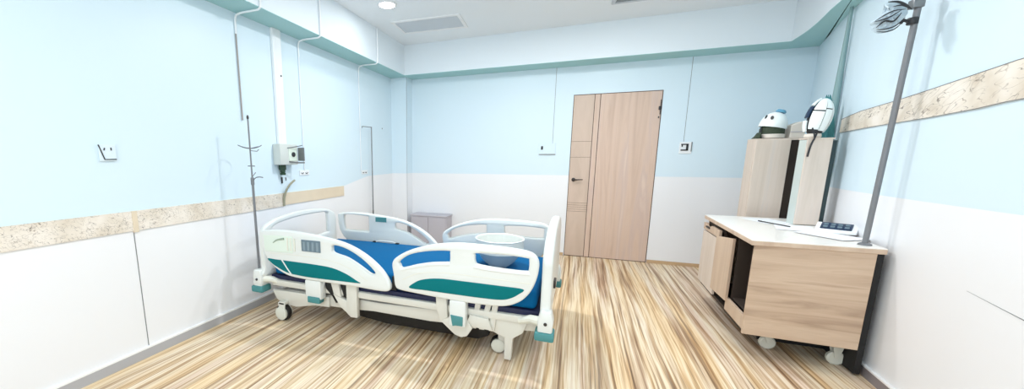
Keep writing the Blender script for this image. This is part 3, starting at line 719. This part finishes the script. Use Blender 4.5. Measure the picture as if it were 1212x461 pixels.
# fronts: ajar middle door, far drawer and door with a finger notch
d = cp(MB().prism([(.30,.19),(.76,.19)] if False else [(0,0),(.32,0),(.32,.43),(.0,.47)], 0, -.009, .009, .002, Matrix.Translation((-.006, .36, .265)) @ Matrix.Rotation(.06, 4, 'Z')), 'door', M_CABV)
d2 = cp(MB().box((-.012, .70, .20), (.006, CLN-.006, .665), .002), 'door', M_LOCK)
dr2 = cp(MB().prism([(.70,.675),(CLN-.006,.675),(CLN-.006,.735),(CLN-.06,.735),(CLN-.10,.715),(CLN-.20,.715),(CLN-.24,.735),(.70,.735)], 0, -.014, .006, .002), 'drawer', M_CABV)
cp(MB().box((-.02, CLN-.21, .70), (-.008, CLN-.09, .716), .003), 'drawer_pull', M_NICKEL, dr2)
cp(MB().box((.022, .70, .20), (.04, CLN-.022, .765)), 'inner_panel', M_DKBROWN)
cp(MB().box((.20, .34, .012), (CWD, .355, .166)), 'under_shade_panel', M_BLACKP)  # black sheet added as the shadow beneath the cabinet
for x, y in ((.215, .22), (CWD-.03, .13), (.215, CLN-.12), (CWD-.07, CLN-.12)):
    f = cp(MB().prism([(x-.03,.168),(x+.03,.168),(x+.012,.07),(x-.01,.05),(x-.024,.10)], 1, y-.024, y-.018).prism([(x-.03,.168),(x+.03,.168),(x+.012,.07),(x-.01,.05),(x-.024,.10)], 1, y+.018, y+.024).box((x-.03, y-.024, .15), (x+.03, y+.024, .168), .003), 'caster', M_STICK)
    cp(MB().lathe([(.001,-.016),(.038,-.016),(.046,-.010),(.046,.010),(.038,.016),(.001,.016)], 20, Matrix.Translation((x, y, .046)) @ Matrix.Rotation(PI/2, 4, 'X')), 'caster_wheel', M_STICK, f, 35)

# lockers behind / on it
t = empty('tall_locker', (4.13, -.95, 0), 'tall beige locker standing behind the oak cabinet', 'locker')
MB().box((4.03, -1.127, .0), (4.272, -.95, 1.462), .003).build('carcass', M_LOCK, t, smooth=0)
MB().box((4.272, -1.12, .0), (4.375, -.95, 1.462), .003).build('side_panel', M_DKBROWN, t, smooth=0)  # dark slab stands for the shaded gap right of the locker
MB().box((4.031, -1.15, .05), (4.27, -1.129, 1.464), .003).build('door', M_LOCK, t, smooth=0)
MB().box((4.03, -1.13, 1.462), (4.378, -.95, 1.478), .002).build('top', M_LOCK, t, smooth=0)
t = empty('narrow_cupboard', (4.235, -1.56, .80), 'narrow pale upright cupboard standing on the white cabinet top', 'cupboard')
MB().box((4.168, -1.635, .80), (4.318, -1.53, 1.445), .003).build('carcass', mat('pale_grey_green_laminate', (198, 208, 204), .5), t, smooth=0)
MB().box((4.168, -1.652, .806), (4.312, -1.637, 1.447), .003).build('door', M_LOCK, t, smooth=0)
MB().box((4.32, -1.63, .80), (4.348, -1.54, 1.44), .003).build('gap_shade_strip', mat('dark_teal_gap_shade', (44, 62, 66), .6), t, smooth=0)  # dark strip paints the shaded gap between cupboard and wall
MB().box((4.166, -1.652, 1.447), (4.322, -1.525, 1.458), .002).build('top', M_LOCK, t, smooth=0)

# helmet on the locker
HX, HY, HZ = 4.165, -1.04, 1.479
t = empty('helmet', (HX, HY, HZ), 'white dome helmet with blue top knob lying on the tall locker', 'helmet')
def dome(cx, cy, cz, rx, ry, rz, t0, t1, p0=0., p1=2*PI, nt=12, np_=28, M=None):
    g = []
    for i in range(nt+1):
        th = t0+(t1-t0)*i/nt
        row = [Vector((rx*math.sin(th)*math.cos(p0+(p1-p0)*k/np_), ry*math.sin(th)*math.sin(p0+(p1-p0)*k/np_), rz*math.cos(th))) for k in range(np_+1)]
        g.append([tuple((M @ p) if M is not None else p+Vector((cx, cy, cz))) for p in row])
    return g
Mh = Matrix.Translation((HX, HY, HZ+.105)) @ Matrix.Rotation(.18, 4, 'Y')
MB().sheet(dome(0, 0, 0, 0.098, .092, .125, .02, PI*.53, M=Mh), thick=.008).build('shell', M_HELM, t)
w = MB(); w.lathe([(.001, 0), (.080, 0), (.088, .03), (.086, .085), (.07, .11), (.001, .112)], 24, Matrix.Translation((HX, HY, HZ+.001))); w.build('padding', M_OLIVE, t)
w = MB(); w.lathe([(.081, 0), (.090, .004), (.092, .03), (.088, .036), (.081, .036)], 28, Matrix.Translation((HX, HY, HZ+.002)), ring=True); w.build('rim', M_CREAMB, t)
for a, th, sx in ((-2.75, 1.0, .8), (-2.15, 1.05, 1.3)):
    P = Mh @ Vector((.1*math.sin(th)*math.cos(a), .094*math.sin(th)*math.sin(a), .127*math.cos(th)))
    MB().lathe([(.001, -.004), (.012, -.003), (.012, .004), (.001, .005)], 12, Matrix.Translation(P) @ Matrix.Rotation(a, 4, 'Z') @ Matrix.Rotation(PI/2-.35, 4, 'Y') @ Matrix.Diagonal((1.5, .7*sx, 1, 1))).build('vent', M_DARK, t)
P = Mh @ Vector((.02, 0, .122))
w = MB(); w.lathe([(.001, 0), (.034, 0), (.038, .010), (.028, .024), (.001, .028)], 16, Matrix.Translation(P) @ Matrix.Rotation(.3, 4, 'Y')); w.build('knob', M_BLUEK, t)
w = MB(); w.tube(smooth_open([(HX-.088, HY-.03, HZ+.10), (HX-.092, HY-.04, HZ+.05), (HX-.085, HY-.05, HZ+.004)], 4), .006, 6); w.build('strap', M_DARK, t)
w = MB(); w.prism([(HX-.135, HZ+.001), (HX-.115, HZ+.022), (HX-.097, HZ+.055), (HX-.095, HZ+.002)], 1, HY-.08, HY+.02, .003); w.build('visor', M_OLIVE, t)
t = empty('carton', (4.315, -1.03, 1.479), 'small cream carton beside the helmet on the tall locker', 'box')
MB().prism([(4.272, 1.479), (4.372, 1.479), (4.385, 1.60), (4.345, 1.62), (4.278, 1.59)], 1, -1.09, -.97, .006).build('body', M_CREAMB, t, smooth=0)
MB().box((4.278, -1.094, 1.53), (4.372, -1.0885, 1.536)).build('seam', M_GREYP, t, smooth=0)

# second helmet, upright and leaning, on the narrow cupboard
GX, GY, GZ = 4.238, -1.585, 1.459
t = empty('upright_helmet', (GX, GY, GZ), 'white helmet with black bands propped upright on the narrow cupboard', 'helmet')
Mt = Matrix.Translation((GX, GY, GZ+.142)) @ Matrix.Rotation(.16, 4, 'Y')
MB().sheet(dome(0, 0, 0, .066, .055, .136, .02, PI*.98, M=Mt)).build('liner', M_DARK, t)
def panel(p0, p1, a0, a1, name='shell_panel', m=M_HELM, k=1.0):
    return MB().sheet(dome(0, 0, 0, .073*k, .062*k, .145*k, a0, a1, math.radians(p0), math.radians(p1), 10, 8, M=Mt), thick=.010).build(name, m, t)
panel(-150, -92, .06, 1.18); panel(-150, -92, 1.26, 2.2)
panel(-88, -52, .06, 1.05); panel(-88, -52, 1.12, 2.25)
panel(-38, -16, .08, 2.3); panel(-4, 16, .10, 2.3)
panel(-205, -160, .35, .95); panel(-205, -160, 1.75, 2.35)
panel(-215, -158, 1.0, 1.6, 'vent', M_DKBLUE, .98)
w = MB(); w.lathe([(.001, 0), (.045, 0), (.05, .01), (.046, .03), (.001, .032)], 20, Matrix.Translation((GX-.02, GY, GZ+.001))); w.build('chin_guard', M_CREAMB, t)
w = MB(); w.tube(smooth_open([(4.215, -1.650, 1.50), (4.200, -1.662, 1.455), (4.185, -1.662, 1.40), (4.178, -1.660, 1.32)], 5), .006, 6); w.tube(smooth_open([(4.185, -1.645, 1.53), (4.196, -1.66, 1.48), (4.20, -1.662, 1.44)], 5), .005, 6); w.build('strap', M_DARK, t)
# teal cloth bag heaped behind it
g = []
for i in range(13):
    u = i/12; row = []
    for k in range(25):
        a = 2*PI*k/24
        rr = (.045+.012*math.sin(3*a+5*u)+.008*math.sin(7*a))*math.sin(PI*min(1, .12+.86*u))**.55
        row.append((4.352+.012*math.sin(4*u)+rr*math.cos(a)*.9, -1.42+rr*math.sin(a)*.75, 1.12+.66*u+.012*math.sin(5*a)*u))
    g.append(row)
o = MB().sheet(g).build('cloth_bag', M_TEALC, smooth=70); tag(o, 'faded teal cloth bag bunched behind the upright helmet', 'bag')
# corner pipe on the right wall
xa = rwx(-1.30)
o = MB().tube([(xa-.03, -1.32, 1.15), (xa-.03, -1.30, 1.8), (xa-.022, -1.28, ZS+.0)], [.026, .022, .010], 12).build('pipe', mat('grey_green_pipe', (128, 158, 160), .5)); tag(o, 'grey green pipe rising behind the upright helmet to the beam', 'pipe')

# pole on the cabinet
t = empty('standing_pole', (4.205, -2.385, .80), 'thick grey pole rising from the white cabinet top', 'pole')
MB().tube([(4.205, -2.385, .812), (4.225, -2.385, 2.18)], .0135, 14).build('tube', M_POLE, t)
MB().lathe([(.001, 0), (.03, 0), (.03, .008), (.02, .014), (.001, .014)], 18, Matrix.Translation((4.205, -2.385, .80))).build('base', M_POLE, t)
w = MB(); w.tube([(4.213, -2.385, 2.03), (4.175, -2.39, 2.045), (4.165, -2.39, 2.03)], .008, 8); w.lathe([(.02, 0), (.022, .004), (.022, .03), (.02, .034)], 14, Matrix.Translation((4.2135, -2.385, 2.02))); w.build('clamp', M_DARK, t)
MB().box((4.192, -2.408, 2.10), (4.238, -2.362, 2.145), .004).build('head', M_METAL, t)

# crumpled clear bag hanging at the pole head
M_BAG = mat('crumpled_translucent_film', (206, 222, 232), .3)
bpt = M_BAG.node_tree.nodes['Principled BSDF']; bpt.inputs['Transmission Weight'].default_value = .12; bpt.inputs['IOR'].default_value = 1.2
BY = -2.40
outl = [(4.180,2.085),(4.150,2.128),(4.105,2.142),(4.078,2.135),(4.10,2.108),(4.065,2.075),(4.035,2.045),(4.048,2.022),(4.052,2.0),(4.082,1.985),(4.12,1.992),(4.150,2.025),(4.170,2.055)]
ol = smooth_closed(outl, 3)
t = empty('plastic_bag', (4.11, BY, 1.985), 'crumpled clear plastic bag hanging from the head of the grey pole', 'bag')
cx = sum(p[0] for p in ol)/len(ol); cz = sum(p[1] for p in ol)/len(ol)
b = bmesh.new()
for s in (-1, 1):
    rings = []
    for q in range(6):
        f = q/5
        rings.append([b.verts.new((cx+(x-cx)*f, BY+s*(.028*(1-f*f)+.012*math.sin(k*1.7+q*2.1)*f*(1-f)*3), cz+(z-cz)*f)) for k, (x, z) in enumerate(ol)] if q else [b.verts.new((cx, BY+s*.028, cz))])
    n = len(ol)
    for k in range(n): b.faces.new((rings[0][0], rings[1][k], rings[1][(k+1)%n]))
    for p, q in zip(rings[1:], rings[2:]):
        for k in range(n): b.faces.new((p[k], q[k], q[(k+1)%n], p[(k+1)%n]))
bmesh.ops.remove_doubles(b, verts=b.verts[:], dist=1e-5); bmesh.ops.recalc_face_normals(b, faces=b.faces[:])
w = MB(); w._merge(b); w.build('film', M_BAG, t, smooth=20)
w = MB()
def crease(pts, r=.0022):
    p = smooth_open([Vector((x, BY-.031, z)) for x, z in pts], 4); n = len(p)
    w.tube(p, [r*(.4+1.2*math.sin(PI*k/(n-1))) for k in range(n)], 5)
crease([(4.078,2.135),(4.115,2.132),(4.150,2.112),(4.178,2.085)], .004)
crease([(4.10,2.108),(4.135,2.112),(4.165,2.092)])
crease([(4.04,2.044),(4.075,2.07),(4.11,2.088),(4.155,2.09)])
crease([(4.035,2.04),(4.07,2.048),(4.10,2.06),(4.14,2.09)])
crease([(4.05,2.01),(4.08,2.04),(4.115,2.035),(4.14,2.075)], .003)
crease([(4.052,2.0),(4.085,1.999),(4.125,2.01),(4.158,2.05)])
crease([(4.055,1.99),(4.09,1.984),(4.125,1.995),(4.15,2.025)])
w.build('fold_line', M_DARK, t)

# papers and little desk device on the cabinet top
def paper(x, y, rz, sx, sy, k, label):
    Mp = Matrix.Translation((x, y, .8012+.0022*k)) @ Matrix.Rotation(rz, 4, 'Z')
    g = [[tuple(Mp @ Vector(((i/6-.5)*sx, (j/6-.5)*sy, .0006+.003*max(0, (i/6+j/6)-1.5)**2))) for j in range(7)] for i in range(7)]
    o = MB().sheet(g, thick=.001).build('paper_sheet', M_PAPER); return tag(o, label, 'paper', 'papers on the cabinet top')
paper(4.06, -1.50, .25, .21, .297, 0, 'white paper sheet lying at the foot of the tall locker')
paper(4.10, -1.83, -.3, .21, .297, 1, 'white paper sheet lying in front of the narrow cupboard')
paper(4.17, -2.12, .5, .21, .297, 2, 'white paper sheet lying nearest the grey pole')
t = empty('pen', (4.03, -1.72, .808), 'thin dark pen lying on the papers on the cabinet top', 'pen')
MB().tube([(3.99, -1.60, .809), (4.08, -1.82, .809)], .004, 8).build('barrel', M_NICKEL, t)
MB().tube([(3.978, -1.57, .809), (3.99, -1.60, .809)], .005, 8).build('cap', M_DARK, t)
t = empty('desk_phone', (4.26, -1.98, .806), 'small white desk phone with dark blue keypad by the right wall', 'telephone')
Md = Matrix.Translation((4.262, -1.98, .806)) @ Matrix.Rotation(-.55, 4, 'Z')
MB().prism([(-.055, 0), (.055, 0), (.055, .055), (.03, .062), (-.05, .022)], 0, -.10, .10, .006, Md).build('body', M_PVC, t)
Mk = Md @ Matrix.Translation((0, -.012, .045)) @ Matrix.Rotation(math.atan2(.04, .08), 4, 'X')
MB().box((-.075, -.038, -.004), (.075, .036, .004), .003, Mk).build('keypad', M_DKBLUE, t)
w = MB()
for i in range(4):
    for j in range(2): w.box((-.062+.034*i, -.028+.03*j, .003), (-.040+.034*i, -.008+.03*j, .008), .002, Mk)
w.build('key', M_PANELG, t)

# ------------------------------------------------------------------ light
W = bpy.data.worlds.new('world'); S.world = W; W.use_nodes = True
bg = W.node_tree.nodes['Background']; bg.inputs[0].default_value = (.86, .94, 1, 1); bg.inputs[1].default_value = 1.6
def area(name, loc, rot, size, power, color=(1,1,1), sy=None, shape='DISK', spread=PI):
    l = bpy.data.lights.new(name, 'AREA'); l.shape = shape; l.size = size
    if sy: l.size_y = sy
    l.energy = power; l.color = color; l.spread = spread
    o = bpy.data.objects.new(name, l); COL.objects.link(o); o.location = loc; o.rotation_euler = rot; return o
# the visible downlight, plus unseen ceiling lamps added to light the room
for x, y, p in ((.706, -1.687, 2.5), (2.9, -1.75, 26), (1.6, -2.2, 40), (3.2, -3.4, 13), (1.9, -5.3, 28)):
    area('downlight_fill_lamp', (x, y, ZC-.0125), (0,0,0), .15, p, (.965, .985, 1))
# fill light added as daylight, set in the unseen window behind the camera
area('window_fill_light', ((WX0+WX1)/2, YF+.02, (WZ0+WZ1)/2), (PI/2, 0, 0), WX1-WX0, 60, (.88, .95, 1), WZ1-WZ0, 'RECTANGLE')

S.view_settings.view_transform = 'Standard'; S.view_settings.look = 'None'
S.view_settings.gamma = 1; S.view_settings.use_curve_mapping = False
S.view_settings.exposure = -.22
S.cycles.max_bounces = 8; S.cycles.diffuse_bounces = 5
